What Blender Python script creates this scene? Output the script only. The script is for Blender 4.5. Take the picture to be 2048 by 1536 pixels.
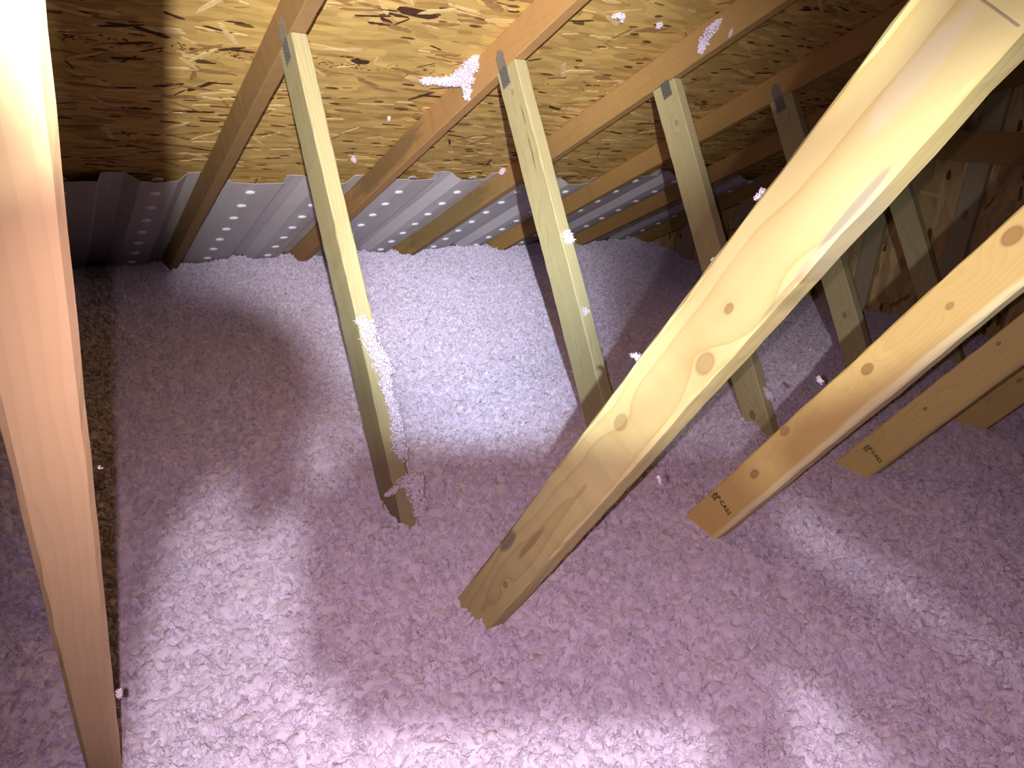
import bpy, bmesh, math, random
import numpy as np
from mathutils import Vector, Matrix, Euler

for o in list(bpy.data.objects):
    bpy.data.objects.remove(o)
scene = bpy.context.scene
COL = scene.collection
rng = random.Random(11)
nrg = np.random.default_rng(5)

# ------------------------------------------------------------------ camera, world, lamps, exposure
# World axes: X runs along the eave (truss to truss, 0.61 m apart), +Y goes down the roof to the eave, Z is up.
RIGHT = Vector((0.824033, -0.562878, 0.064328))
UP = Vector((0.148479, 0.324141, 0.934284))
FWD = Vector((0.546739, 0.760329, -0.350679))
F_PX = 1439.9
cam_d = bpy.data.cameras.new('camera')
cam_d.sensor_fit = 'HORIZONTAL'
cam_d.sensor_width = 36.0
cam_d.lens = F_PX * 36.0 / 2048.0
cam_d.clip_start = 0.01
cam = bpy.data.objects.new('camera', cam_d)
COL.objects.link(cam)
rot = Matrix((RIGHT, UP, -FWD)).transposed()
cam.matrix_world = rot.to_4x4()
scene.camera = cam

world = bpy.data.worlds.new('dark_attic')
scene.world = world
world.use_nodes = True
world.node_tree.nodes['Background'].inputs[0].default_value = (0.9, 0.62, 0.55, 1)
world.node_tree.nodes['Background'].inputs[1].default_value = 0.006

scene.view_settings.view_transform = 'Standard'
scene.view_settings.look = 'None'
scene.view_settings.exposure = 0.0
scene.view_settings.gamma = 1.0
scene.view_settings.use_curve_mapping = False

HEADLAMP = Vector((-0.069, -0.192, 0.104))     # worn above and behind the phone
FLASH = RIGHT * -0.019 + UP * -0.001            # the phone's own light, 2 cm beside its lens


def spot(name, loc, target, energy, color, size_deg, blend, radius):
    l = bpy.data.lights.new(name, 'SPOT')
    l.energy = energy
    l.color = color
    l.spot_size = math.radians(size_deg)
    l.spot_blend = blend
    l.shadow_soft_size = radius
    o = bpy.data.objects.new(name, l)
    COL.objects.link(o)
    o.location = loc
    d = Vector(target) - Vector(loc)
    o.rotation_euler = d.to_track_quat('-Z', 'Y').to_euler()
    return o


def view_dir(px, py):
    return (FWD + RIGHT * ((px - 1024) / F_PX) + UP * ((768 - py) / F_PX)) * 3.0


spot('headlamp_spill', HEADLAMP, view_dir(1450, 560), 9, (0.93, 0.97, 1.0), 118, 1.0, 0.006)
spot('headlamp_flood', HEADLAMP, view_dir(820, 190), 470, (0.97, 0.98, 1.0), 45, 1.0, 0.006)
spot('headlamp_beam', HEADLAMP, view_dir(950, 645), 270, (0.62, 0.82, 1.0), 24, 1.0, 0.006)
spot('added_fill_side', HEADLAMP, view_dir(1730, 620), 62, (0.95, 0.97, 1.0), 26, 1.0, 0.006)  # extra spot, added to brighten the second diagonal and the gable gap
spot('added_fill_high', HEADLAMP, view_dir(1330, 165), 110, (0.97, 0.98, 1.0), 19, 1.0, 0.006)  # extra spot, added to brighten the deck and rafters at upper right
spot('added_fill_low', HEADLAMP, view_dir(930, 1215), 50, (0.95, 0.97, 1.0), 72, 1.0, 0.006)  # extra spot, added to lift the lit patches below the phone's shadow
spot('phone_flash', FLASH, view_dir(1250, 1050), 36, (1.0, 0.75, 0.90), 108, 1.0, 0.003)

# ------------------------------------------------------------------ helpers
def tag(o, label=None, cat=None, group=None, kind=None):
    if label: o['label'] = label
    if cat: o['category'] = cat
    if group: o['group'] = group
    if kind: o['kind'] = kind
    return o


def empty(name, loc):
    o = bpy.data.objects.new(name, None)
    o.empty_display_size = 0.05
    o.location = loc
    COL.objects.link(o)
    return o


def mesh_obj(name, verts, faces, mats, parent=None, mw=None, smooth=False, midx=None):
    me = bpy.data.meshes.new(name)
    me.from_pydata(verts, [], faces)
    me.update()
    for m in (mats if isinstance(mats, (list, tuple)) else [mats]):
        me.materials.append(m)
    if midx is not None:
        me.polygons.foreach_set('material_index', midx)
    if smooth:
        me.polygons.foreach_set('use_smooth', [True] * len(me.polygons))
    return put(name, me, parent, mw)


def put(name, me, parent=None, mw=None):
    o = bpy.data.objects.new(name, me)
    COL.objects.link(o)
    mw = mw or Matrix.Identity(4)
    if parent is not None:
        o.parent = parent
        pm = Matrix.Translation(parent.location) if parent.parent is None and parent.type == 'EMPTY' else PM[parent.name]
        o.matrix_basis = pm.inverted() @ mw
    else:
        o.matrix_basis = mw
    PM[o.name] = mw
    return o


PM = {}


def frame(o, ax, ay, az):
    m = Matrix.Identity(4)
    for i, a in enumerate((ax, ay, az)):
        a = Vector(a)
        m[0][i], m[1][i], m[2][i] = a.x, a.y, a.z
    o = Vector(o)
    m[0][3], m[1][3], m[2][3] = o.x, o.y, o.z
    return m


class NT:
    def __init__(self, name):
        self.m = bpy.data.materials.new(name)
        self.m.use_nodes = True
        self.t = self.m.node_tree
        self.bsdf = self.t.nodes['Principled BSDF']
        self.bsdf.inputs['Specular IOR Level'].default_value = 0.25

    def n(self, typ, **kw):
        x = self.t.nodes.new(typ)
        for k, v in kw.items():
            setattr(x, k, v)
        return x

    def l(self, a, b):
        self.t.links.new(a, b)

    def val(self, sock, v):
        if hasattr(v, 'is_output') or isinstance(v, bpy.types.NodeSocket):
            self.l(v, sock)
        else:
            sock.default_value = v

    def math(self, op, a, b=None, c=None):
        x = self.n('ShaderNodeMath', operation=op)
        self.val(x.inputs[0], a)
        if b is not None: self.val(x.inputs[1], b)
        if c is not None: self.val(x.inputs[2], c)
        return x.outputs[0]

    def mix(self, fac, a, b, blend='MIX'):
        x = self.n('ShaderNodeMix', data_type='RGBA', blend_type=blend)
        self.val(x.inputs[0], fac)
        self.val(x.inputs[6], a)
        self.val(x.inputs[7], b)
        return x.outputs[2]

    def ramp(self, fac, stops, interp='LINEAR'):
        x = self.n('ShaderNodeValToRGB')
        x.color_ramp.interpolation = interp
        e = x.color_ramp.elements
        while len(e) < len(stops): e.new(0.5)
        for i, (p, c) in enumerate(stops):
            e[i].position = p
            e[i].color = c if len(c) == 4 else (*c, 1)
        self.val(x.inputs[0], fac)
        return x.outputs[0]

    def coords(self, scale=(1, 1, 1), loc=(0, 0, 0), rz=0.0):
        tc = self.n('ShaderNodeTexCoord')
        mp = self.n('ShaderNodeMapping')
        mp.inputs['Scale'].default_value = scale
        mp.inputs['Location'].default_value = loc
        mp.inputs['Rotation'].default_value = (0, 0, rz)
        self.l(tc.outputs['Object'], mp.inputs[0])
        return mp.outputs[0]

    def noise(self, vec, scale, detail=3, rough=0.55):
        x = self.n('ShaderNodeTexNoise')
        x.inputs['Scale'].default_value = scale
        x.inputs['Detail'].default_value = detail
        x.inputs['Roughness'].default_value = rough
        self.l(vec, x.inputs['Vector'])
        return x.outputs['Fac']

    def bump(self, h, strength, dist):
        b = self.n('ShaderNodeBump')
        b.inputs['Strength'].default_value = strength
        b.inputs['Distance'].default_value = dist
        self.l(h, b.inputs['Height'])
        self.l(b.outputs[0], self.bsdf.inputs['Normal'])


def c4(c, k=1.0):
    return (c[0] * k, c[1] * k, c[2] * k, 1)


def wood(name, light, dark, seed=0.0, knots=(), ring=0.007, centre=(0.04, -0.03), stains=(), contrast=0.75):
    """Sawn softwood. Object axes: x along the board, y across its wide face, z through its thickness."""
    w = NT(name)
    tc = w.n('ShaderNodeTexCoord')
    sep = w.n('ShaderNodeSeparateXYZ')
    w.l(tc.outputs['Object'], sep.inputs[0])
    u, d, z = sep.outputs
    long_v = w.coords((1.6, 9, 9), (seed, seed * 0.7, 0))
    wob = w.noise(long_v, 1.0, 3, 0.5)
    wob2 = w.noise(w.coords((7, 40, 40), (seed * 2, 0, 0)), 1.0, 2, 0.5)
    dy = w.math('SUBTRACT', d, centre[0])
    dz = w.math('SUBTRACT', z, centre[1])
    r = w.math('SQRT', w.math('ADD', w.math('MULTIPLY', dy, dy), w.math('MULTIPLY', dz, dz)))
    r = w.math('ADD', r, w.math('MULTIPLY', wob, 0.055))
    r = w.math('ADD', r, w.math('MULTIPLY', wob2, 0.004))
    kmask = None
    for (ku, kd, kr, kt) in knots:
        a = w.math('DIVIDE', w.math('SUBTRACT', u, ku), 1.5)
        b = w.math('SUBTRACT', d, kd)
        dist = w.math('SQRT', w.math('ADD', w.math('MULTIPLY', a, a), w.math('MULTIPLY', b, b)))
        q = w.math('DIVIDE', dist, kr)
        g = w.math('POWER', 2.718, w.math('MULTIPLY', w.math('MULTIPLY', q, q), -0.12))
        r = w.math('ADD', r, w.math('MULTIPLY', g, kr * 1.1))
        rim = w.math('POWER', 2.718, w.math('MULTIPLY', w.math('POWER', w.math('ABSOLUTE', w.math('SUBTRACT', q, 0.85)), 2.0), -18.0))
        core = w.math('LESS_THAN', q, 0.8)
        k = w.math('MAXIMUM', w.math('MULTIPLY', rim, 0.7), w.math('MULTIPLY', core, 0.62))
        k = w.math('MULTIPLY', k, kt)
        kmask = k if kmask is None else w.math('MAXIMUM', kmask, k)
    s = w.math('FRACT', w.math('DIVIDE', r, ring))
    saw = w.math('POWER', s, 3.0)
    fib = w.noise(w.coords((14, 260, 260), (seed, 0, 0)), 1.0, 2, 0.6)
    blot = w.noise(w.coords((2.5, 14, 14), (seed + 3, 0, 0)), 1.0, 3, 0.6)
    f = w.math('ADD', w.math('MULTIPLY', saw, contrast * 0.7), w.math('MULTIPLY', fib, 0.22))
    f = w.math('ADD', f, w.math('MULTIPLY', blot, 0.45))
    f = w.math('SUBTRACT', f, 0.2)
    col = w.ramp(f, [(0.0, c4(light)), (0.55, c4([(a * 0.65 + b * 0.35) for a, b in zip(light, dark)])), (1.0, c4(dark))])
    if kmask is not None:
        col = w.mix(kmask, col, (dark[0] * 0.45, dark[1] * 0.30, dark[2] * 0.25, 1))
    for (su, sd, ru, rd, sc, amt) in stains:
        a = w.math('DIVIDE', w.math('SUBTRACT', u, su), ru)
        b = w.math('DIVIDE', w.math('SUBTRACT', d, sd), rd)
        q = w.math('ADD', w.math('MULTIPLY', a, a), w.math('MULTIPLY', b, b))
        q = w.math('ADD', q, w.math('MULTIPLY', w.math('SUBTRACT', wob2, 0.5), 1.6))
        mk = w.n('ShaderNodeMapRange')
        mk.inputs[1].default_value = 1.15
        mk.inputs[2].default_value = 0.55
        w.l(q, mk.inputs[0])
        col = w.mix(w.math('MULTIPLY', mk.outputs[0], amt), col, c4(sc))
    w.l(col, w.bsdf.inputs['Base Color'])
    w.bsdf.inputs['Roughness'].default_value = 0.62
    w.bump(w.math('ADD', fib, w.math('MULTIPLY', saw, 0.3)), 0.25, 0.0006)
    return w.m


def osb(name, base, scale=(9.0, 42.0), seed=0.0, rz=0.0):
    w = NT(name)
    warp = w.noise(w.coords((5, 14, 5), (seed, 0, 0), rz), 1.0, 2, 0.5)

    def layer(sx, sy, ang, off):
        v = w.coords((sx, sy, 1), (off, off * 1.7, 0), rz + ang)
        add = w.n('ShaderNodeVectorMath', operation='ADD')
        cmb = w.n('ShaderNodeCombineXYZ')
        w.l(w.math('MULTIPLY', warp, 1.3), cmb.inputs[0])
        w.l(w.math('MULTIPLY', warp, 2.2), cmb.inputs[1])
        w.l(v, add.inputs[0]); w.l(cmb.outputs[0], add.inputs[1])
        vo = w.n('ShaderNodeTexVoronoi', feature='F1', voronoi_dimensions='2D')
        vo.inputs['Scale'].default_value = 1.0
        vo.inputs['Randomness'].default_value = 1.0
        w.l(add.outputs[0], vo.inputs['Vector'])
        s = w.n('ShaderNodeSeparateColor')
        w.l(vo.outputs['Color'], s.inputs[0])
        return s.outputs[0], s.outputs[1], vo.outputs['Distance']
    a, a2, ad = layer(scale[0], scale[1], 0.05, seed + 1)
    b, b2, bd = layer(scale[0] * 1.5, scale[1] * 1.25, -0.22, seed + 7)
    c, c2, cd = layer(scale[0] * 2.2, scale[1] * 1.6, 0.30, seed + 13)
    grain = w.noise(w.coords((26, 420, 60), (seed, 0, 0), rz), 1.0, 3, 0.6)
    big = w.noise(w.coords((2.2, 6, 2), (seed, 4, 0), rz), 1.0, 2, 0.5)
    h = w.math('ADD', w.math('MULTIPLY', a, 0.42), w.math('MULTIPLY', b, 0.38))
    h = w.math('ADD', h, w.math('MULTIPLY', grain, 0.28))
    h = w.math('ADD', h, w.math('MULTIPLY', big, 0.25))
    dk = [x * k for x, k in zip(base, (0.58, 0.50, 0.42))]
    md = [x * k for x, k in zip(base, (0.84, 0.80, 0.74))]
    lt = [x * k for x, k in zip(base, (1.22, 1.22, 1.18))]
    col = w.ramp(h, [(0.22, c4(dk)), (0.45, c4(md)), (0.68, c4(base)), (0.95, c4(lt))])
    dark = w.math('GREATER_THAN', c, 0.945)
    dark = w.math('MULTIPLY', dark, w.math('LESS_THAN', cd, 0.42))
    col = w.mix(w.math('MULTIPLY', dark, 0.85), col, (base[0] * 0.10, base[1] * 0.055, base[2] * 0.035, 1))
    lite = w.math('MULTIPLY', w.math('GREATER_THAN', b2, 0.93), w.math('LESS_THAN', bd, 0.45))
    col = w.mix(w.math('MULTIPLY', lite, 0.55), col, c4(lt, 1.25))
    w.l(col, w.bsdf.inputs['Base Color'])
    w.bsdf.inputs['Roughness'].default_value = 0.7
    hh = w.math('ADD', w.math('MULTIPLY', a2, 1.0), w.math('MULTIPLY', b2, 0.8))
    hh = w.math('ADD', hh, w.math('MULTIPLY', grain, 0.35))
    hh = w.math('SUBTRACT', hh, w.math('MULTIPLY', dark, 1.2))
    w.bump(hh, 0.45, 0.0018)
    return w.m


def plain(name, col, rough=0.6, metal=0.0, var=0.12, scale=30.0, spec=0.25):
    w = NT(name)
    nz = w.noise(w.coords((1, 1, 1)), scale, 3)
    col_o = w.ramp(nz, [(0.25, c4(col, 1 - var)), (0.75, c4(col, 1 + var))])
    w.l(col_o, w.bsdf.inputs['Base Color'])
    w.bsdf.inputs['Roughness'].default_value = rough
    w.bsdf.inputs['Metallic'].default_value = metal
    w.bsdf.inputs['Specular IOR Level'].default_value = spec
    return w.m


def fluff_mat(name, col, var=0.10):
    w = NT(name)
    geo = w.n('ShaderNodeNewGeometry')
    nz = w.noise(w.coords((1, 1, 1)), 6.0, 4, 0.6)
    fine = w.noise(w.coords((1, 1, 1)), 160.0, 3, 0.6)
    f = w.math('ADD', w.math('MULTIPLY', nz, 0.55), w.math('MULTIPLY', fine, 0.45))
    col_o = w.ramp(f, [(0.25, c4(col, 1 - var)), (0.75, (min(1, col[0] * (1 + var)), min(1, col[1] * (1 + var * 1.3)), min(1, col[2] * (1 + var)), 1))])
    oi = w.n('ShaderNodeObjectInfo')
    tone = w.math('ADD', w.math('MULTIPLY', oi.outputs['Random'], 0.24), 0.84)
    tn = w.n('ShaderNodeCombineColor')
    for i_ in range(3): w.l(tone, tn.inputs[i_])
    col_o = w.mix(1.0, col_o, tn.outputs[0], 'MULTIPLY')
    w.l(col_o, w.bsdf.inputs['Base Color'])
    w.bsdf.inputs['Roughness'].default_value = 1.0
    w.bsdf.inputs['Specular IOR Level'].default_value = 0.08
    w.bump(w.noise(w.coords((1, 1, 1)), 420.0, 3, 0.7), 0.5, 0.0015)
    return w.m


M_FLUFF = fluff_mat('pink_fibreglass', (0.79, 0.66, 0.80))
M_TUFT = fluff_mat('loose_fibreglass', (0.86, 0.72, 0.83), 0.06)
M_OSB = osb('osb_roof', (0.58, 0.375, 0.120))
M_OSBW = osb('osb_gable', (0.62, 0.43, 0.20), (7.0, 26.0), 5.0, 0.2)
M_CHIP_D = plain('dark_strand', (0.075, 0.032, 0.016), 0.75, var=0.3, scale=60)
M_CHIP_M = plain('brown_strand', (0.36, 0.20, 0.07), 0.75, var=0.25, scale=60)
M_CHIP_L = plain('pale_strand', (0.72, 0.50, 0.23), 0.7, var=0.15, scale=60)
M_PLATE = plain('galvanised_steel', (0.36, 0.37, 0.38), 0.45, 0.75, 0.12, 90)
M_SLOT = plain('punched_slot', (0.05, 0.045, 0.05), 0.6, 0.2)
M_BAFFLE = plain('white_vent_sheet', (0.60, 0.55, 0.56), 0.45, 0.0, 0.04, 12, 0.4)
M_DIMPLE = plain('dimple_glint', (0.97, 0.96, 0.98), 0.35, 0.0, 0.02, 40, 0.5)  # brighter than its sheet: light caught on the bumps is put into the colour
M_INK = plain('black_ink', (0.03, 0.015, 0.01), 0.8)
M_PENCIL = plain('pencil_line', (0.28, 0.24, 0.17), 0.8)
M_BLACK = plain('black_plastic', (0.02, 0.02, 0.022), 0.4)
M_STRAP = plain('grey_strap', (0.12, 0.12, 0.13), 0.9)
M_DRYWALL = plain('ceiling_board', (0.5, 0.48, 0.45), 0.9)
M_LENS = plain('lamp_lens', (0.8, 0.82, 0.85), 0.2)

# ------------------------------------------------------------------ truss geometry (world numbers)
SP = 0.61
X1 = 0.590
T = 0.038
def XK(k): return X1 + SP * (k - 1)
RA = math.atan(0.5)                        # 6 in 12 pitch
R0 = (1.3216, 0.36048)                     # a point on the rafters' lower edge
def rafter_z(y): return R0[1] + (R0[0] - y) * 0.5
DECK_UP = 0.089 / math.cos(RA)
def deck_z(y): return rafter_z(y) + DECK_UP
BU = Vector((0, -0.538024, 0.842930)); BV = Vector((0, -0.842930, -0.538024)); BS = (1.0772, -1.05)
AU = Vector((0, 0.518954, 0.854802)); AV = Vector((0, -0.854802, 0.518954)); AS = (1.14852, -1.05)
RU = Vector((0, math.cos(RA), -math.sin(RA))); RV = Vector((0, math.sin(RA), math.cos(RA)))


def lumber(name, mat, origin, U, V, W, length, depth, thick, parent, shear0=0.0, shear1=0.0, rough=0.0006, ch=0.0028, seed=0):
    """A sawn board: x along U, y across V (0..depth), z along W (0..thick), eased edges, ends cut on a slant."""
    r = np.random.default_rng(seed + 17)
    n = max(6, int(length / 0.028))
    ring = [(ch, 0), (depth - ch, 0), (depth, ch), (depth, thick - ch), (depth - ch, thick), (ch, thick), (0, thick - ch), (0, ch)]
    bow = np.cumsum(r.normal(0, rough * 0.25, (n + 1, 2)), axis=0)
    bow -= np.linspace(0, 1, n + 1)[:, None] * bow[-1]
    jit = r.normal(0, rough, (n + 1, 8, 2))
    verts = []
    for i in range(n + 1):
        f = i / n
        for j, (d, z) in enumerate(ring):
            uu = f * length + (1 - f) * shear0 * d + f * shear1 * (d - depth)
            verts.append((uu, d + bow[i, 0] + jit[i, j, 0] * (1 if j in (0, 1, 4, 5) else .4), z + bow[i, 1] + jit[i, j, 1] * .5))
    faces = [tuple(range(7, -1, -1)), tuple(n * 8 + j for j in range(8))]
    for i in range(n):
        for j in range(8):
            a, b = i * 8 + j, i * 8 + (j + 1) % 8
            faces.append((a, b, b + 8, a + 8))
    return mesh_obj(name, verts, faces, mat, parent, frame(origin, U, V, W))


PINE = (0.66, 0.57, 0.25); PINE_D = (0.52, 0.36, 0.12)
W_A = [wood('pale_web_%s' % s, (0.38 + .07 * min(i, 2), 0.32 + .065 * min(i, 2), 0.165 + .035 * min(i, 2)), (0.26 + .04 * min(i, 2), 0.185 + .035 * min(i, 2), 0.075 + .02 * min(i, 2)), i * 3.1, k, 0.006, (0.05, -0.02 - .01 * i), st, 0.8)
       for i, (s, k, st) in enumerate([
           ('first', (), ((0.5, 0.02, 0.4, 0.02, (0.42, 0.36, 0.22), 0.5),)),
           ('second', ((1.263, 0.05, 0.006, .5),), ((1.185, 0.070, 0.035, 0.0022, (0.12, 0.08, 0.03), .9), (1.08, 0.066, 0.06, 0.0022, (0.12, 0.08, 0.03), .9))),
           ('third', ((0.244, 0.042, 0.010, .9), (1.2, 0.06, 0.006, .6)), ()),
           ('far', ((0.5, 0.05, 0.008, .7),), ())])]
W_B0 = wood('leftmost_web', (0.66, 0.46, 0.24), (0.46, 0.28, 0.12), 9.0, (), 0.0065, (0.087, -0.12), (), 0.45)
W_B1 = wood('pine_diagonal', PINE, PINE_D, 2.0,
            ((1.011, 0.070, 0.010, .75), (0.855, 0.036, 0.009, .7), (1.163, 0.092, 0.011, .8), (1.075, 0.050, 0.0045, .9), (0.421, 0.058, 0.0055, .9)),
            0.013, (0.055, -0.035),
            ((0.488, 0.012, 0.035, 0.010, (0.20, 0.16, 0.12), .75), (0.55, 0.046, 0.055, 0.006, (0.36, 0.22, 0.10), .7),
             (1.20, 0.083, 0.075, 0.006, (0.50, 0.45, 0.28), .7), (1.33, 0.045, 0.06, 0.012, (0.66, 0.58, 0.36), .6),
             (0.44, 0.001, 0.12, 0.006, (0.30, 0.20, 0.10), .6),
             (1.23, 0.080, 0.05, 0.004, (0.22, 0.21, 0.17), .6), (1.13, 0.084, 0.04, 0.003, (0.30, 0.24, 0.12), .6)), 1.0)
W_B2 = wood('fir_diagonal', (0.84, 0.60, 0.22), (0.64, 0.39, 0.11), 5.0,
            ((0.818, 0.028, 0.0085, 1), (0.481, 0.035, 0.008, 1), (0.604, 0.011, 0.008, .8), (1.12, 0.024, 0.011, 1), (0.99, 0.040, 0.005, .8)),
            0.0045, (0.02, -0.05), ((0.75, 0.089, 0.8, 0.017, (0.98, 0.84, 0.45), .95),), 0.5)
W_B3 = wood('brown_diagonal', (0.84, 0.66, 0.26), (0.60, 0.41, 0.13), 8.0,
            ((0.535, 0.034, 0.004, 1), (0.766, 0.020, 0.004, 1)), 0.005, (0.01, -0.05), ((0.55, 0.087, 0.8, 0.012, (0.68, 0.52, 0.24), .7),), 0.6)
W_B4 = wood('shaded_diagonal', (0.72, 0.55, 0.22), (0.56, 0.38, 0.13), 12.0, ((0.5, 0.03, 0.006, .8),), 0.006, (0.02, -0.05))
W_R = [wood('rafter_%s' % s, l, d, 20 + 4 * i, k, 0.007, (0.05, -0.04), st, 0.5)
       for i, (s, l, d, k, st) in enumerate([
           ('brown', (0.31, 0.18, 0.072), (0.21, 0.11, 0.04), (), ()),
           ('orange', (0.47, 0.26, 0.10), (0.34, 0.17, 0.055), ((1.6, 0.05, 0.006, .6),), ((3.42, 0.06, 0.34, 0.055, (0.19, 0.125, 0.06), .7),)),
           ('tan', (0.45, 0.27, 0.10), (0.30, 0.17, 0.055), (), ((4.1, 0.05, 0.5, 0.07, (0.22, 0.155, 0.06), .6),)),
           ('gold', (0.48, 0.28, 0.095), (0.34, 0.18, 0.055), (), ()),
           ('ochre', (0.46, 0.27, 0.09), (0.32, 0.17, 0.05), (), ())])]
W_CHORD = wood('buried_chord', (0.5, 0.36, 0.18), (0.36, 0.22, 0.1), 40.0)
W_STUD = [wood('gable_stud_%s' % s, (0.52, 0.43, 0.27), (0.36, 0.27, 0.15), 50 + i, k, 0.006) for i, (s, k) in enumerate([('knotty', ((0.75, 0.045, 0.013, .8),)), ('plain', ())])]

XH = Vector((1, 0, 0))
TRUSS_LABELS = {
    0: 'leftmost roof truss, only its near orange-tan web seen along the left edge',
    1: 'roof truss whose thick pale diagonal web crosses the picture, fluffy clump on its thin web',
    2: 'roof truss whose knotty orange diagonal web carries a black ink stamp',
    3: 'roof truss whose stamped brown diagonal lies third from the left, right of the orange one',
    4: 'roof truss whose dull brown diagonal shows last, at the right edge above the insulation',
    5: 'dim roof truss next to the gable wall, half hidden by the thick pale diagonal',
    6: 'gable end truss of upright studs and a crosswise board against the strand board wall',
}
TR = {}


def plate(parent, k, ucen, vcen):
    """Galvanised nail plate lying on the truss face towards the camera."""
    L, Wd, th = 0.106, 0.038, 0.0012
    ux = (Vector((0, R0[0], 0)) * 0)
    cy, cz = 1.75914, 0.13884
    org = Vector((XK(k) - 0.0006, cy, cz)) + AU * ucen + AV * vcen
    mw = frame(org, AU, AV, XH)
    bm = bmesh.new()
    bmesh.ops.create_cube(bm, size=1.0)
    for v in bm.verts:
        v.co = (v.co.x * L, v.co.y * Wd, v.co.z * th)
    ce = [e for e in bm.edges if abs(e.verts[0].co.x - e.verts[1].co.x) < 1e-6 and abs(e.verts[0].co.y - e.verts[1].co.y) < 1e-6 and e.verts[0].co.x > 0]
    bmesh.ops.bevel(bm, geom=ce, offset=0.010, segments=3, affect='EDGES')
    me = bpy.data.meshes.new('connector_plate'); bm.to_mesh(me); bm.free()
    me.materials.append(M_PLATE)
    p = put('connector_plate', me, parent, mw)
    p['label'] = 'grey galvanised nail plate'
    verts, faces = [], []
    for i in range(6):
        for j in range(5):
            x0 = -L / 2 + 0.004 + i * 0.0085 + (0.003 if j % 2 else 0); y0 = -Wd / 2 + 0.004 + j * 0.0068
            b = len(verts)
            for (dx, dy) in ((0, 0), (0.0055, 0.0006), (0.0055, 0.0026), (0, 0.002)):
                verts += [(x0 + dx, y0 + dy, -th / 2 - 0.0007), (x0 + dx, y0 + dy, -th / 2 + 0.0002)]
            faces += [(b, b + 2, b + 4, b + 6), (b, b + 1, b + 3, b + 2), (b + 2, b + 3, b + 5, b + 4), (b + 4, b + 5, b + 7, b + 6), (b + 6, b + 7, b + 1, b)]
    s = mesh_obj('tooth_slots', verts, faces, M_SLOT, p, mw)
    s['kind'] = 'stuff'


def stamp(parent, k, u, d, text, size):
    cu = bpy.data.curves.new('stamp_curve', 'FONT')
    cu.body = text; cu.size = size; cu.extrude = 0.0003; cu.space_line = 0.72; cu.align_y = 'CENTER'
    cu.space_character = 1.02; cu.resolution_u = 3
    t = bpy.data.objects.new('stamp_curve', cu); COL.objects.link(t)
    bpy.context.view_layer.update()
    me = bpy.data.meshes.new_from_object(t.evaluated_get(bpy.context.evaluated_depsgraph_get()))
    bpy.data.objects.remove(t); bpy.data.curves.remove(cu)
    me.materials.clear(); me.materials.append(M_INK)
    org = Vector((XK(k) - 0.0009, BS[0], BS[1])) + BU * u + BV * d - XH * 0.0016
    o = put('grade_stamp', me, parent, frame(org, BV, BU, -XH))
    o['label'] = 'black ink grade stamp'


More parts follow.
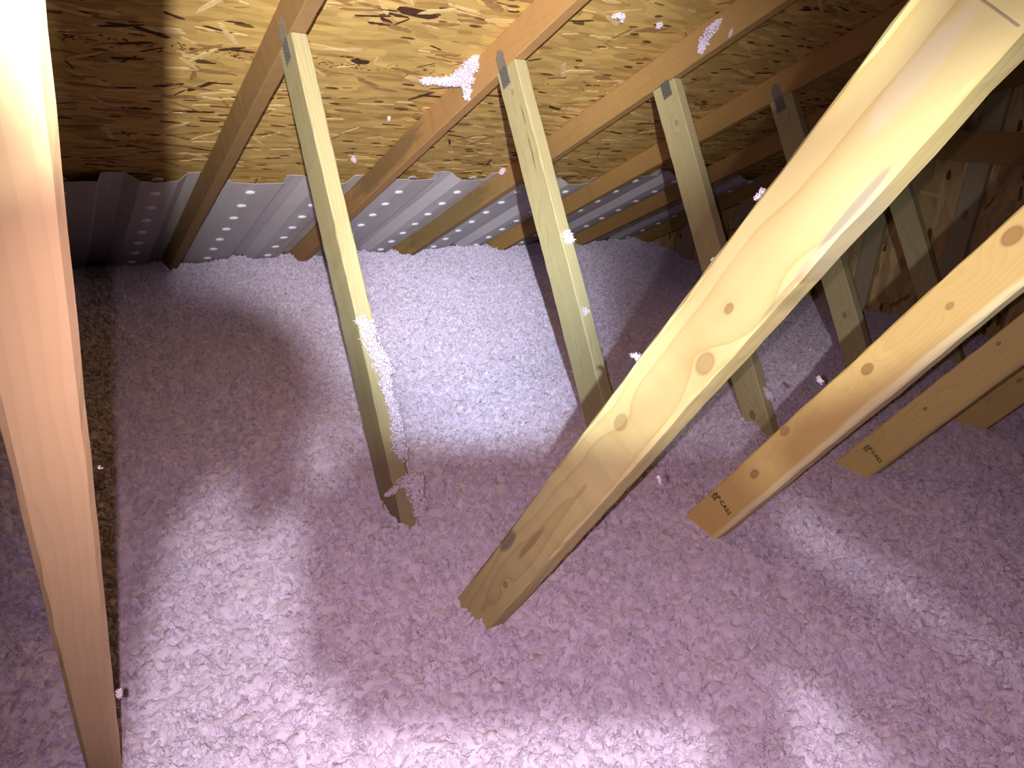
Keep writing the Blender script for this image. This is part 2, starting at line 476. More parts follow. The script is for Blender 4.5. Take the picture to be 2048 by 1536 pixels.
for k in range(0, 7):
    x = XK(k) + (0.0025 if k == 0 else 0.0)
    tr = empty('roof_truss', (x + T / 2, 1.1, -1.05))
    tag(tr, TRUSS_LABELS[k], 'truss', 'roof trusses along the attic')
    TR[k] = tr
    # top chord
    y0, y1 = -0.50, 4.02
    L = (y1 - y0) / math.cos(RA)
    W = RU.cross(RV)
    org = Vector((x if W.x > 0 else x + T, y0, rafter_z(y0)))
    lumber('rafter', W_R[(0, 0, 1, 2, 3, 4, 4)[k]], org, RU, RV, W, L, 0.089, T, tr, 0, 0, seed=k)
    if k < 6:
        W = AU.cross(AV)
        org = Vector((x if W.x > 0 else x + T, AS[0], AS[1]))
        # upper end cut to the rafter's underside
        ang = math.atan2(RU.z, RU.y) - math.atan2(AU.z, AU.y)
        sh = 1.0 / math.tan(ang)
        lumber('web', W_A[min(k, 4) - 1 if k else 3] if k < 4 else W_A[3], org, AU, AV, W, 1.333, 0.095, T, tr, 0.0, sh, rough=0.0008, seed=30 + k)
        W = BU.cross(BV)
        org = Vector((x if W.x > 0 else x + T, BS[0], BS[1]))
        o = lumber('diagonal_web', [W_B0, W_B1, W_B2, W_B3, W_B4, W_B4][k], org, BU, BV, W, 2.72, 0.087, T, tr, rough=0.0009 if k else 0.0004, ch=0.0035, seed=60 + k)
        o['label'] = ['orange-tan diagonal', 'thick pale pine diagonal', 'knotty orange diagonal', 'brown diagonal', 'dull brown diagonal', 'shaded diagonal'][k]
        plate(tr, k, 0.009, {1: -0.046, 2: -0.060, 3: -0.038, 4: -0.054}.get(k, -0.05))
        # bottom chord, buried in the insulation
        lumber('bottom_chord', W_CHORD, (x, -0.3, -1.05), (0, 1, 0), (0, 0, 1), (1, 0, 0), 4.3, 0.089, T, tr, seed=90 + k)
    if k == 1:
        mw = frame(Vector((x - 0.0006, BS[0], BS[1])) + BU * 1.392 + BV * 0.05, BV, BU, -XH)
        mesh_obj('pencil_mark', [(-0.005, -0.0007, 0), (0.034, -0.0005, 0), (0.034, 0.0006, 0), (-0.005, 0.0007, 0),
                                 (-0.005, -0.0007, 0.0004), (0.034, -0.0005, 0.0004), (0.034, 0.0006, 0.0004), (-0.005, 0.0007, 0.0004)],
                 [(3, 2, 1, 0), (4, 5, 6, 7), (0, 1, 5, 4), (1, 2, 6, 5), (2, 3, 7, 6), (3, 0, 4, 7)], M_PENCIL, tr, mw)
    if k == 2: stamp(tr, 2, 0.357, 0.008, 'AP·CAS2\nSS', 0.0150)
    if k == 3: stamp(tr, 3, 0.343, 0.016, 'AP·CAS2\nSS', 0.0150)
    if k == 6:
        for i in range(-3, 6):
            yc = 1.597 + 0.4064 * i
            top = rafter_z(yc - 0.0445) + 0.002
            lumber('stud', W_STUD[0 if i == 0 else 1], (x, yc + 0.0445, -1.05), (0, 0, 1), (0, -1, 0), (1, 0, 0), top + 1.05, 0.089, T, tr, 0.0, 0.5, seed=120 + i)
        o = lumber('cross_board', W_R[3], (x - 0.0005, 2.02, -0.068), (0, -1, 0), (0, 0, 1), (-1, 0, 0), 2.3, 0.13, T, tr, seed=140)
        o['label'] = 'horizontal brown board across the studs'

# ------------------------------------------------------------------ roof sheathing, gable wall, floor
SL = math.cos(RA)
def deck_frame(x, y, lift):
    # x along the eave, y down the slope, z into the attic
    return frame(Vector((x, y, deck_z(y))) - RV * 0 + RV * lift, XH, RU, XH.cross(RU))


ceil_f = deck_frame(-1.0, -0.52, 0.024)
cl = 5.1
sl = (4.1 + 0.52) / SL
ceiling = mesh_obj('ceiling', [(0, 0, 0), (cl, 0, 0), (cl, sl, 0), (0, sl, 0), (0, 0, -.004), (cl, 0, -.004), (cl, sl, -.004), (0, sl, -.004)],
                   [(0, 1, 2, 3), (7, 6, 5, 4), (0, 4, 5, 1), (1, 5, 6, 2), (2, 6, 7, 3), (3, 7, 4, 0)], M_CHIP_M, None, ceil_f)
tag(ceiling, 'strand board roof deck sloping down to the eave', kind='structure')


def strands(name, parent, mw, n, x0, x1, y0, y1, ang0, spread, lmin, lmax, seed, extra=(), sg=-1):
    r = random.Random(seed)
    verts, faces, mi = [], [], []

    def chip(cx, cy, L, Wd, a, m, th):
        b = len(verts)
        top, bot = [], []
        for q in (-.5, -.34, -.15, .08, .3, .5):
            e = .55 if abs(q) == .5 else 1.0
            top.append((q + r.uniform(-.07, .07), .5 * e * r.uniform(.45, 1.1)))
            bot.append((q + r.uniform(-.07, .07), -.5 * e * r.uniform(.45, 1.1)))
        pts = top + bot[::-1]
        K = len(pts)
        ca, sa = math.cos(a), math.sin(a)
        for zz in (sg * th, -sg * 0.0015):
            for (p, q) in pts:
                p2, q2 = p * L, q * Wd
                verts.append((cx + p2 * ca - q2 * sa, cy + p2 * sa + q2 * ca, zz))
        faces.append(tuple(b + i for i in range(K)) if sg > 0 else tuple(b + i for i in range(K))[::-1])
        mi.append(m)
        for i in range(K):
            j = (i + 1) % K
            faces.append((b + i, b + j, b + K + j, b + K + i)); mi.append(m)
    for _ in range(n):
        m = r.choices((0, 1, 2), (0.20, 0.40, 0.40))[0]
        L = r.uniform(lmin, lmax) * (0.75 if m == 0 else 1.0)
        chip(r.uniform(x0, x1), r.uniform(y0, y1), L, L * r.uniform(.07, .24), ang0 + r.gauss(0, spread if r.random() < .65 else spread * 3.5), m, r.uniform(.0004, .0016))
    for e in extra:
        chip(*e)
    o = mesh_obj(name, verts, faces, [M_CHIP_D, M_CHIP_M, M_CHIP_L], parent, mw, midx=mi)
    o['kind'] = 'stuff'
    return o


def box(name, x0, x1, y0, y1, z0, z1, mat, parent, mw):
    v = [(x0, y0, z0), (x1, y0, z0), (x1, y1, z0), (x0, y1, z0), (x0, y0, z1), (x1, y0, z1), (x1, y1, z1), (x0, y1, z1)]
    return mesh_obj(name, v, [(3, 2, 1, 0), (4, 5, 6, 7), (0, 1, 5, 4), (1, 2, 6, 5), (2, 3, 7, 6), (3, 0, 4, 7)], mat, parent, mw)


# courses of board: joints across the slope at y = 0.80, 1.895, 2.985
courses = [(-0.5, 0.80), (0.8003, 1.8945), (1.8948, 2.984), (2.9843, 4.06)]
z_in = XH.cross(RU)            # points down into the attic or up
sgn = 1 if z_in.z < 0 else -1
PANELS = []
for ci, (ya, yb) in enumerate(courses):
    for (xa, xb) in (((-0.95, 1.18 + 0.04), (1.223, 3.70)) if ci % 2 else ((-0.95, 0.61), (0.613, 3.05), (3.053, 3.70))):
        mw = deck_frame(xa, ya, 0.0)
        w_, l_ = xb - xa, (yb - ya) / SL
        za, zb = (0.0, -0.011 * sgn)
        p = box('osb_panel', 0, w_, 0, l_, min(za, zb), max(za, zb), M_OSB, ceiling, mw)
        PANELS.append((ci, p, mw, xa, xb, ya, yb))
MARK = []
r = random.Random(3)
for ci, p, mw, xa, xb, ya, yb in PANELS:
    area = (xb - xa) * (yb - ya)
    lo, hi = max(xa, -0.2), xb
    if ci in (1, 2):
        extra = []
        if ci == 2:
            yy = (2.05 - ya) / SL
            for _ in range(110):
                xx = r.uniform(max(xa, .15), min(xb, 1.15))
                extra.append((xx - xa, yy + r.gauss(0, .014), r.uniform(.006, .018), r.uniform(.002, .005), r.uniform(-1.2, 1.2), r.choice((0, 1, 1)), .0007))
            if xa < .871 < xb:
                extra.append((.871 - xa, (2.025 - ya) / SL, .055, .03, .1, 0, .001))
        if ci == 1:
            if xa < .923 < xb: extra.append((.925 - xa, (1.80 - ya) / SL, .12, .036, .15, 0, .001))
            if xa < .22 < xb: extra.append((.225 - xa, (1.885 - ya) / SL, .12, .02, .03, 0, .001))
        strands('osb_strands', p, mw, int(area * 230), max(lo - xa, .03), hi - xa - .03, .03, (yb - ya) / SL - .03, 0.0, .16, .02, .12, ci * 7 + int(xa * 10) + 50, extra)

xg = XK(6) + T
sw2 = frame((xg, 0, 0), (0, 0, 1), (0, 1, 0), (-1, 0, 0))
_w = [(-1.06, -0.52), (-1.06, 4.06), (deck_z(4.06) + .01, 4.06), (deck_z(-0.52) + .01, -0.52)]
wall = mesh_obj('wall_right', [(a, b, 0) for a, b in _w] + [(a, b, -.011) for a, b in _w],
                [(0, 1, 2, 3)[::-1], (7, 6, 5, 4)[::-1], (0, 4, 5, 1)[::-1], (1, 5, 6, 2)[::-1], (2, 6, 7, 3)[::-1], (3, 7, 4, 0)[::-1]], M_OSBW, None, sw2)
tag(wall, 'strand board gable wall behind the studs', kind='structure')
strands('osb_strands', wall, sw2, 260, -0.8, 0.7, 0.6, 3.6, -0.2, .3, .05, .16, 77, (), 1)

fl = mesh_obj('floor', [(-1, -0.5, -1.062), (3.7, -0.5, -1.062), (3.7, 4.06, -1.062), (-1, 4.06, -1.062), (-1, -0.5, -1.05), (3.7, -0.5, -1.05), (3.7, 4.06, -1.05), (-1, 4.06, -1.05)],
              [(3, 2, 1, 0), (4, 5, 6, 7), (0, 1, 5, 4), (1, 2, 6, 5), (2, 3, 7, 6), (3, 0, 4, 7)], M_DRYWALL)
tag(fl, 'ceiling board under the insulation', kind='structure')
back = box('wall_back', -1.0, 3.7, 4.02, 4.05, -1.05, -0.72, M_CHIP_M, None, Matrix.Identity(4))
tag(back, 'timber plate closing the eave behind the insulation', kind='structure')

# ------------------------------------------------------------------ vent baffles between the rafters
dm_me = None
def dimple_mesh():
    bm = bmesh.new()
    bmesh.ops.create_uvsphere(bm, u_segments=10, v_segments=6, radius=1.0)
    for v in bm.verts:
        v.co = (v.co.x * .0200, v.co.y * .0165, v.co.z * .006)
    me = bpy.data.meshes.new('dimple'); bm.to_mesh(me); bm.free()
    me.materials.append(M_DIMPLE)
    me.polygons.foreach_set('use_smooth', [True] * len(me.polygons))
    return me


dm_me = dimple_mesh()
PROF = [(0.042, 0.002), (0.058, 0.003), (0.098, 0.036), (0.165, 0.038), (0.18, 0.039), (0.195, 0.038), (0.285, 0.035), (0.300, 0.006), (0.335, 0.004), (0.370, 0.006),
        (0.412, 0.036), (0.45, 0.039), (0.465, 0.040), (0.48, 0.039), (0.530, 0.034), (0.566, 0.004), (0.606, 0.002)]
BLAB = ['dark vent baffle left of all, in the bay beside the near left web',
        'white dimpled vent baffle in the bay left of the first thin web',
        'white dimpled vent baffle in the bay between the first and second thin webs',
        'white dimpled vent baffle just left of the second thin web, behind it',
        'white dimpled vent baffle in the bay just right of the second thin web',
        'short lit ribs of the last vent baffle before the gable wall']
for k in range(0, 6):
    x = XK(k)
    rr = random.Random(k + 3)
    ytop = (2.755, 2.765, 2.72, 2.76, 2.66, 2.70)[k]
    ybot = 3.72
    L = (ybot - ytop) / SL
    n = 24
    mw = frame(Vector((x, ytop, deck_z(ytop))), XH, RU, RV)
    # fine resample of the fold profile
    prof = []
    for (a, b) in zip(PROF[:-1], PROF[1:]):
        for t in (0, .5):
            prof.append((a[0] + (b[0] - a[0]) * t, a[1] + (b[1] - a[1]) * t))
    prof.append(PROF[-1])
    m = len(prof)
    top_j = [rr.uniform(-.004, .006) for _ in range(m)]
    verts = []
    for side in (0, 1):
        for i in range(n + 1):
            f = i / n
            for j, (px, pz) in enumerate(prof):
                zz = -(pz + 0.0012 * math.sin(f * 9 + j * .6 + k) + (0.0 if side else 0.0016))
                verts.append((px, f * L + (1 - f) ** 6 * top_j[j], zz))
    N = (n + 1) * m
    faces = []
    for i in range(n):
        for j in range(m - 1):
            a = i * m + j
            faces.append((a, a + 1, a + m + 1, a + m))
            faces.append((N + a + m, N + a + m + 1, N + a + 1, N + a))
    for j in range(m - 1):
        faces.append((j + 1, j, N + j, N + j + 1))
        b = n * m + j
        faces.append((b, b + 1, N + b + 1, N + b))
    bf = empty('vent_baffle', (x + .324, ytop, deck_z(ytop)))
    tag(bf, BLAB[k], 'baffle', 'vent baffles between the rafters')
    sh = mesh_obj('vent_sheet', verts, faces, M_BAFFLE, bf, mw, smooth=False)
    for row, (px, off) in enumerate(((0.180, 0.0), (0.465, 0.065))):
        for i in range(8):
            yy = 2.843 + (i - 1) * 0.1325 + off * .0 + (0.0 if row == 0 else 0.004)
            if yy < ytop + .01 or yy > 3.69: continue
            o = bpy.data.objects.new('dimple', dm_me)
            COL.objects.link(o)
            o.parent = bf
            w_ = mw @ Matrix.Translation((px, (yy - ytop) / SL, -0.0425)) @ Matrix.Rotation(rr.uniform(-.15, .15), 4, 'Z')
            o.matrix_basis = Matrix.Translation(bf.location).inverted() @ w_
    # half dimples cut through at the sheet's top edge stand up like little tabs
    if k in (0, 2):
        for px in (0.18, 0.465):
            vv, ff = [], []
            for i in range(9):
                a = math.pi * i / 8
                vv += [(px + .019 * math.cos(a), -.018 * math.sin(a) * 1.2 + .003, -.030), (px + .019 * math.cos(a), -.018 * math.sin(a) * 1.2 + .003, -.033)]
            for i in range(8):
                ff.append((2 * i, 2 * i + 2, 2 * i + 3, 2 * i + 1))
            ff.append(tuple(2 * i for i in range(8, -1, -1))); ff.append(tuple(2 * i + 1 for i in range(9)))
            mesh_obj('edge_tab', vv, ff, M_BAFFLE, bf, mw)

# ------------------------------------------------------------------ blown insulation
def hash2(ix, iy, s):
    h = (ix.astype(np.int64) * 374761393 + iy.astype(np.int64) * 668265263 + s * 974711) & 0x7fffffff
    h = ((h ^ (h >> 13)) * 1274126177) & 0x7fffffff
    h = (h ^ (h >> 16)) & 0x7fffffff
    return h / float(0x7fffffff)


def vnoise(x, y, s):
    ix, iy = np.floor(x), np.floor(y)
    fx, fy = x - ix, y - iy
    fx = fx * fx * (3 - 2 * fx); fy = fy * fy * (3 - 2 * fy)
    a = hash2(ix, iy, s); b = hash2(ix + 1, iy, s); c = hash2(ix, iy + 1, s); d = hash2(ix + 1, iy + 1, s)
    return (a * (1 - fx) + b * fx) * (1 - fy) + (c * (1 - fx) + d * fx) * fy


def blobs(x, y, s):
    """rounded tufts: 1 at tuft centres falling to 0 between them, each tuft with its own height"""
    ix, iy = np.floor(x), np.floor(y)
    best = np.zeros_like(x)
    for dx in (-1, 0, 1):
        for dy in (-1, 0, 1):
            cx, cy = ix + dx, iy + dy
            px = cx + hash2(cx, cy, s); py = cy + hash2(cx, cy, s + 1)
            hh = 0.45 + 0.55 * hash2(cx, cy, s + 2)
            d2 = (x - px) ** 2 + (y - py) ** 2
            best = np.maximum(best, hh * np.clip(1 - d2 * 1.25, 0, 1))
    return best


CTRL = [(0.0, .83, -.825), (.61, .90, -.868), (1.22, .90, -.842), (1.83, .91, -.858), (2.44, .88, -.852), (.61, 1.19, -.826), (1.83, 1.243, -.849),
        (.6, 3.51, -.775), (1.22, 3.65, -.775), (1.83, 3.5, -.765), (2.44, 3.58, -.768), (3.05, 3.6, -.765), (3.5, 3.55, -.775), (3.64, 3.17, -.85), (3.64, 2.79, -.895), (3.64, 1.89, -.855), (3.64, 1.66, -.845),
        (.2, 3.45, -.78), (-.2, 3.4, -.78)]


def ground(x, y):
    base = -0.842 + 0.062 * np.clip((y - 2.6) / 0.9, 0, 1)
    num = np.zeros_like(x); den = np.full_like(x, 0.25)
    for cx, cy, cz in CTRL:
        w = np.exp(-((x - cx) ** 2 + (y - cy) ** 2) / (2 * .24 ** 2))
        b0 = -0.842 + 0.062 * min(1, max(0, (cy - 2.6) / 0.9))
        num += w * (cz - b0); den += w
    return base + num / den


def surface(x, y):
    wx = x + .03 * (vnoise(x * 14, y * 14, 91) - .5); wy = y + .03 * (vnoise(x * 14, y * 14, 92) - .5)
    h = ground(x, y)
    h = h + .034 * (vnoise(x * 3.1, y * 3.1, 1) - .5) + .024 * (vnoise(x * 8, y * 8, 2) - .5)
    h = h + .016 * (blobs(wx * 15, wy * 15, 10) - .5) + .026 * (np.sqrt(blobs(wx * 42, wy * 42, 20)) - .6) + .019 * (np.sqrt(blobs(wx * 82, wy * 82, 30)) - .6)
    return h


NX, NY = 760, 760
xs = np.linspace(-0.55, xg - .001, NX)
# rows packed closer where the fleece lies near the lens's height line of sight
ys = np.linspace(0.02, 1, NY) ** 1.25 * 3.73 + 0.02
GX, GY = np.meshgrid(xs, ys)
GZ = surface(GX, GY)
co = np.stack([GX.ravel(), GY.ravel(), GZ.ravel()], axis=1)
i0 = (np.arange(NY - 1)[:, None] * NX + np.arange(NX - 1)[None, :]).ravel()
quads = np.stack([i0, i0 + 1, i0 + NX + 1, i0 + NX], axis=1).astype(np.int32)
me = bpy.data.meshes.new('blown_insulation')
me.vertices.add(len(co)); me.vertices.foreach_set('co', co.astype(np.float32).ravel())
me.loops.add(len(quads) * 4); me.loops.foreach_set('vertex_index', quads.ravel())
me.polygons.add(len(quads)); me.polygons.foreach_set('loop_start', np.arange(0, len(quads) * 4, 4, dtype=np.int32))
me.polygons.foreach_set('loop_total', np.full(len(quads), 4, dtype=np.int32))
me.update(calc_edges=True); me.validate()
me.polygons.foreach_set('use_smooth', np.ones(len(quads), dtype=bool))
me.materials.append(M_FLUFF)
ins = put('blown_insulation', me)
tag(ins, 'pink loose-fill fibreglass insulation covering the attic floor', 'insulation', kind='stuff')

# fluffy tufts scattered over the fleece (instances of one small ragged tuft)
ng = bpy.data.node_groups.new('tufts', 'GeometryNodeTree')
ng.interface.new_socket('Geometry', in_out='INPUT', socket_type='NodeSocketGeometry')
ng.interface.new_socket('Geometry', in_out='OUTPUT', socket_type='NodeSocketGeometry')
N_ = ng.nodes.new
gi, go = N_('NodeGroupInput'), N_('NodeGroupOutput')
dp = N_('GeometryNodeDistributePointsOnFaces'); dp.inputs['Density'].default_value = 8000
ico = N_('GeometryNodeMeshIcoSphere'); ico.inputs['Radius'].default_value = 0.0068; ico.inputs['Subdivisions'].default_value = 3
sp = N_('GeometryNodeSetPosition')
nz = N_('ShaderNodeTexNoise'); nz.inputs['Scale'].default_value = 260; nz.inputs['Detail'].default_value = 2
sub = N_('ShaderNodeVectorMath'); sub.operation = 'SUBTRACT'; sub.inputs[1].default_value = (.5, .5, .5)
scl = N_('ShaderNodeVectorMath'); scl.operation = 'SCALE'; scl.inputs['Scale'].default_value = 0.020
ng.links.new(nz.outputs['Color'], sub.inputs[0]); ng.links.new(sub.outputs[0], scl.inputs[0]); ng.links.new(scl.outputs[0], sp.inputs['Offset'])
ng.links.new(ico.outputs['Mesh'], sp.inputs['Geometry'])
sm = N_('GeometryNodeSetMaterial'); sm.inputs['Material'].default_value = M_FLUFF
ng.links.new(sp.outputs[0], sm.inputs[0])
iop = N_('GeometryNodeInstanceOnPoints')
rr_ = N_('FunctionNodeRandomValue'); rr_.data_type = 'FLOAT_VECTOR'; rr_.inputs[1].default_value = (6.283, 6.283, 6.283)
rs = N_('FunctionNodeRandomValue'); rs.data_type = 'FLOAT_VECTOR'; rs.inputs[0].default_value = (.35, .35, .25); rs.inputs[1].default_value = (1.5, 1.0, .8)
ng.links.new(gi.outputs[0], dp.inputs['Mesh'])
ng.links.new(dp.outputs['Points'], iop.inputs['Points'])
ng.links.new(sm.outputs[0], iop.inputs['Instance'])
ng.links.new(rr_.outputs[0], iop.inputs['Rotation'])
ng.links.new(rs.outputs[0], iop.inputs['Scale'])
jg = N_('GeometryNodeJoinGeometry')
ng.links.new(gi.outputs[0], jg.inputs[0]); ng.links.new(iop.outputs[0], jg.inputs[0])
ng.links.new(jg.outputs[0], go.inputs[0])
md = ins.modifiers.new('tufts', 'NODES'); md.node_group = ng

# ------------------------------------------------------------------ loose clumps of insulation clinging to the timber
_ic = bmesh.new(); bmesh.ops.create_icosphere(_ic, subdivisions=1, radius=1.0)
IC_V = np.array([v.co[:] for v in _ic.verts]); IC_F = np.array([[v.index for v in f.verts] for f in _ic.faces]); _ic.free()


def clump(label, pts, seed, wisps=0.25):
    """pts: (x, y, z, radius) blobs; ragged tufts fill and fringe them."""
    r = np.random.default_rng(seed)
    vs, fs, base = [], [], 0
    c0 = np.array([p[:3] for p in pts]).mean(0)
    dense = []
    for p, q in zip(pts, list(pts[1:]) + [pts[-1]]):
        gap = math.dist(p[:3], q[:3])
        m = max(1, int(gap / (0.55 * min(p[3], q[3])))) if gap < 0.05 else 1
        for i in range(m):
            t = i / m
            dense.append([p[j] + (q[j] - p[j]) * t for j in range(4)])
    for (x, y, z, rad) in dense:
        n = int(16 + (rad / .010) ** 2 * 22)
        for _ in range(n):
            d = r.normal(0, 1, 3); d /= np.linalg.norm(d)
            q = rad * r.random() ** .42
            s = min(rad * .4, .0048) * r.uniform(.4, 1.0)
            st = np.array([s, s * r.uniform(.5, 1), s * r.uniform(.3, .7)])
            if r.random() < wisps:
                st = np.array([s * r.uniform(1.3, 2.4), s * .25, s * .25])
            v = IC_V * (1 + r.uniform(-.45, .45, (len(IC_V), 1))) * st
            A = np.linalg.qr(r.normal(0, 1, (3, 3)))[0]
            v = v @ A.T + np.array([x, y, z]) + d * q - c0
            vs.append(v); fs.append(IC_F + base); base += len(v)
    o = mesh_obj('insulation_clump', np.concatenate(vs).tolist(), np.concatenate(fs).tolist(), M_TUFT, None, Matrix.Translation(c0.tolist()), smooth=True)
    tag(o, label, 'insulation', 'loose clumps of insulation stuck to the timber')
    return o


clump('ragged pink clump between roof deck and rafter, left of the second thin web',
      [(1.194, 1.935, .178, .006), (1.192, 1.945, .160, .010), (1.190, 1.955, .140, .017), (1.190, 1.952, .118, .018), (1.188, 1.975, .132, .022), (1.186, 1.985, .112, .026), (1.184, 2.005, .100, .026), (1.19, 1.97, .092, .020), (1.186, 2.0, .10, .024),
       (1.178, 2.03, .086, .018), (1.165, 2.05, .078, .016), (1.145, 2.058, .078, .014), (1.12, 2.063, .076, .011), (1.10, 2.068, .074, .012), (1.085, 2.07, .074, .009), (1.165, 2.05, .078, .012),
       (1.186, 2.01, .088, .021), (1.192, 1.995, .072, .018), (1.193, 1.985, .056, .016), (1.194, 1.990, .040, .012)], 1)
clump('tall pink clump on the rafter above the third thin web',
      [(1.805, 1.60, .292, .011), (1.804, 1.615, .275, .015), (1.803, 1.632, .262, .018), (1.803, 1.642, .245, .019), (1.804, 1.650, .228, .016), (1.805, 1.655, .212, .010)], 2)
clump('small pink wisp beside the tall clump, on the same rafter', [(1.806, 1.55, .268, .005), (1.806, 1.553, .258, .007), (1.806, 1.555, .248, .004)], 3)
clump('small arched pink clump on the roof deck at the top edge', [(1.475, 1.69, .270, .007), (1.49, 1.68, .274, .009), (1.505, 1.685, .272, .009), (1.515, 1.70, .266, .007)], 4)
clump('tiny pink tuft on the roof deck right of the arched one', [(1.655, 1.69, .271, .009), (1.66, 1.70, .264, .007)], 5)
clump('pink tuft on the top corner of a vent baffle beside the second thin web', [(1.80, 2.677, -.228, .013), (1.80, 2.69, -.243, .010)], 6)
clump('faint pink smudge of fluff low on the roof deck, right of the first thin web', [(1.085, 2.60, -.187, .008), (1.095, 2.62, -.197, .010), (1.105, 2.63, -.203, .007)], 7)
clump('tiny pink speck of fluff in the middle of the roof deck', [(1.09, 2.31, -.038, .007), (1.092, 2.315, -.046, .005)], 8)
FX = AV * 0.008
def fa(x, y, z, r): return (x, y + FX.y * 0.6, z + FX.z * 0.6, r)
clump('long white bank of fluff lying down the edge of the first thin web',
      [fa(.602, 1.412, -.440, .014), fa(.612, 1.403, -.452, .017), fa(.608, 1.39, -.470, .019), fa(.614, 1.374, -.495, .020), fa(.621, 1.36, -.518, .021), fa(.628, 1.35, -.535, .019),
       fa(.622, 1.338, -.556, .016), fa(.624, 1.322, -.582, .013), fa(.627, 1.305, -.61, .013), fa(.627, 1.287, -.639, .014), fa(.622, 1.275, -.66, .016), fa(.620, 1.262, -.68, .018), fa(.628, 1.25, -.70, .013)], 9, .4)
clump('lilac clump near the foot of the first thin web',
      [(.612, 1.215, -.742, .020), (.632, 1.212, -.745, .020), (.645, 1.21, -.738, .013), (.630, 1.20, -.765, .018), (.635, 1.19, -.785, .018), (.628, 1.18, -.80, .014),
       (.59, 1.215, -.752, .008), (.577, 1.214, -.757, .006), (.567, 1.213, -.76, .004)], 10, .35)
clump('white tuft on the edge of the second thin web', [fa(1.212, 1.497, -.296, .011), fa(1.222, 1.498, -.292, .013), fa(1.226, 1.489, -.304, .011), fa(1.206, 1.485, -.306, .006)], 11, .45)
clump('thin pale smear of fluff low on the second thin web', [fa(1.214, 1.393, -.468, .009), fa(1.221, 1.388, -.472, .008), fa(1.212, 1.385, -.478, .006)], 12, .4)
clump('pale tuft near the foot of the third thin web', [fa(1.835, 1.222, -.745, .011), fa(1.838, 1.214, -.758, .012), fa(1.826, 1.232, -.732, .006)], 13, .4)

clump('small white tuft on the thick pale diagonal, beside the second thin web', [(.602, .581, -.262, .005), (.596, .588, -.262, .003)], 14, .5)
clump('white tuft on the upper edge of the knotty orange diagonal', [(1.203, .695, -.428, .006), (1.200, .700, -.420, .004)], 15, .5)
clump('small white tuft high on the upper edge of the thick pale diagonal', [(.600, .452, -.060, .0035), (.600, .447, -.052, .003)], 16, .5)
clump('white speck on the upper edge of the thick pale diagonal, before the third web', [(.600, .494, -.129, .003)], 17, .4)
clump('white speck on the lower edge of the thick pale diagonal, above its brown foot', [(.592, .515, -.390, .0022), (.592, .510, -.396, .0018)], 18, .4)
clump('tiny fluff on the right edge of the leftmost web', [(.024, .432, -.205, .0016)], 19, .4)
clump('fluff at the foot of the leftmost web, on its right edge', [(.024, .665, -.562, .0035), (.024, .675, -.576, .003)], 20, .4)

# ------------------------------------------------------------------ behind the lens: phone and headlamp, with an added stand and shadow blockers
def cam_pt(x, y, z):
    return RIGHT * x + UP * y + FWD * z


def rounded_box(name, mw, sx, sy, sz, rad, mat, parent, axis=2):
    bm = bmesh.new(); bmesh.ops.create_cube(bm, size=1.0)
    for v in bm.verts: v.co = (v.co.x * sx, v.co.y * sy, v.co.z * sz)
    ed = [e for e in bm.edges if abs((e.verts[0].co - e.verts[1].co)[axis]) > 1e-6]
    bmesh.ops.bevel(bm, geom=ed, offset=rad, segments=5, affect='EDGES')
    me = bpy.data.meshes.new(name); bm.to_mesh(me); bm.free()
    me.materials.append(mat)
    return put(name, me, parent, mw)


def tube(name, pts, rad, mat, parent, seg=10):
    verts, faces = [], []
    P = [Vector(p) for p in pts]
    for i, p in enumerate(P):
        d = (P[min(i + 1, len(P) - 1)] - P[max(i - 1, 0)]).normalized()
        a = d.orthogonal().normalized(); b = d.cross(a)
        for j in range(seg):
            t = 2 * math.pi * j / seg
            verts.append(tuple(p + (a * math.cos(t) + b * math.sin(t)) * rad))
    for i in range(len(P) - 1):
        for j in range(seg):
            q = i * seg + j; q2 = i * seg + (j + 1) % seg
            faces.append((q, q2, q2 + seg, q + seg))
    faces.append(tuple(range(seg - 1, -1, -1))); faces.append(tuple((len(P) - 1) * seg + j for j in range(seg)))
    return mesh_obj(name, verts, faces, mat, parent)


ph = empty('phone', cam_pt(0.0595, -0.0280, -0.009))
tag(ph, 'dark phone held level on the added stand', 'phone')
PHM = frame(cam_pt(0.0595, -0.0280, -0.009), RIGHT, UP, -FWD)
rounded_box('body', PHM, 0.123, 0.0660, 0.008, 0.010, M_BLACK, ph)

st = empty('added_stand', (HEADLAMP - FWD * 0.05).xy.to_3d() + Vector((0, 0, -0.9)))  # stand added behind the lens to hold lamp, phone and blockers
tag(st, 'slim black stand added out of view to carry headlamp, phone and shadow blockers', 'stand')
hp = HEADLAMP - FWD * 0.05
tube('pole', [(hp.x, hp.y, -0.9), (hp.x, hp.y, -0.4), (hp.x, hp.y, hp.z - .02)], 0.008, M_BLACK, st)


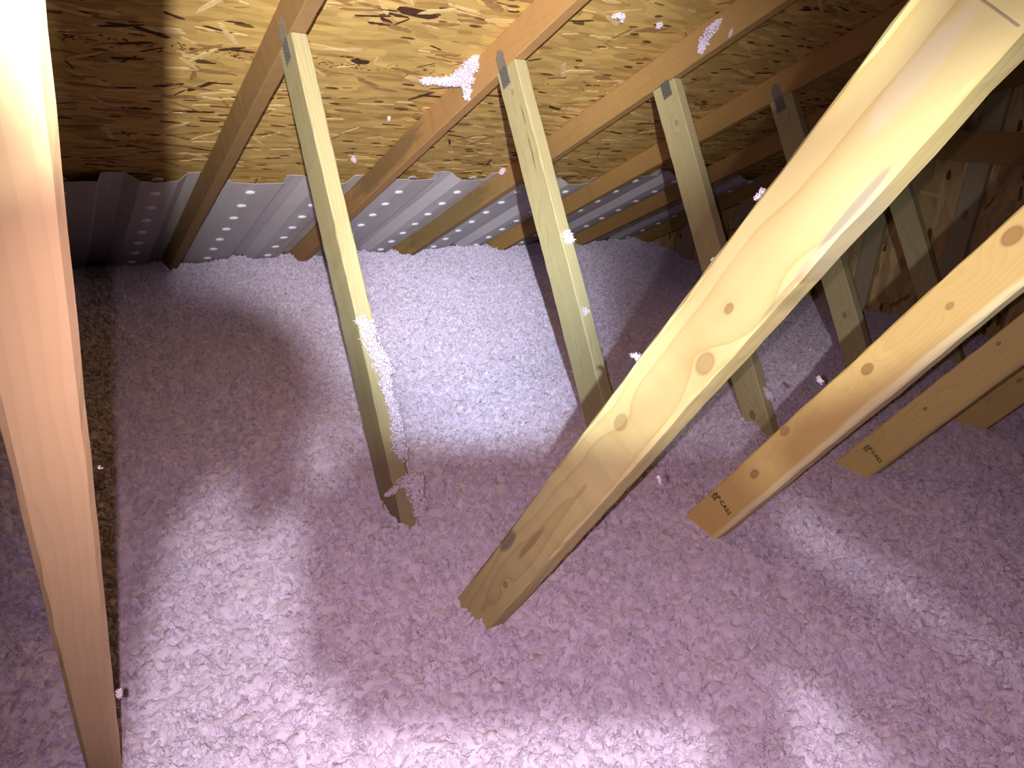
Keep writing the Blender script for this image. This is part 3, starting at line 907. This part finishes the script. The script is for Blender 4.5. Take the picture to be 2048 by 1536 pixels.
def blocker_plate(name, poly, parent):
    n = len(poly)
    v = [tuple(cam_pt(x / 1000, y / 1000, z)) for z in (-0.005, -0.017) for x, y in poly]
    f = [tuple(range(n)), tuple(range(2 * n - 1, n - 1, -1))] + [(i, i + n, (i + 1) % n + n, (i + 1) % n) for i in range(n)]
    bm = bmesh.new()
    vs = [bm.verts.new(q) for q in v]
    for q in f: bm.faces.new([vs[i] for i in q])
    bmesh.ops.recalc_face_normals(bm, faces=bm.faces)
    bmesh.ops.triangulate(bm, faces=bm.faces)
    me = bpy.data.meshes.new(name); bm.to_mesh(me); bm.free()
    me.materials.append(M_BLACK)
    return put(name, me, parent)


# added blockers, out of view, cut to the shadow outlines of the holding hands
blocker_plate('shadow_blocker', [(-1, 15), (-1, 26), (-6, 37), (-17, 45), (-30, 47), (-42, 44), (-60, 43), (-150, 40), (-150, -130), (-48, -130), (-45, -60), (-41, -38),
                   (-38, -18), (-29, -5), (-18, 1), (-15, -16), (-3, -9), (-4, 8)], st)
blocker_plate('shadow_blocker', [(117, 5), (122, 14), (134, 18), (150, 26), (170, 37), (200, 52), (260, 58), (260, -66), (190, -56), (166, -39), (155, -30), (139, -18), (128, -8), (121, -5)], st)
blocker_plate('shadow_blocker', [(121, -18), (134, -26), (152, -38), (168, -48), (190, -63), (260, -95), (260, -160), (150, -160), (142, -76), (130, -57), (121, -52)], st)
tube('arm', [Vector((hp.x, hp.y, -0.25)), Vector((hp.x, hp.y, -0.25)).lerp(cam_pt(0.105, -0.05, -0.022), .6) + Vector((0, -.02, -.05)), cam_pt(0.105, -0.05, -0.022)], 0.009, M_BLACK, st)  # arm of the added stand, also shades the strip below the phone's right end
hl = empty('headlamp_body', hp)  # headlamp housing, set on the added stand rather than worn
tag(hl, 'round black headlamp on top of the added stand', 'lamp')
tube('housing', [HEADLAMP - FWD * .052, HEADLAMP - FWD * .012], 0.024, M_BLACK, hl, 20)
tube('lens', [HEADLAMP - FWD * .0125, HEADLAMP - FWD * .0105], 0.02, M_LENS, hl, 20)
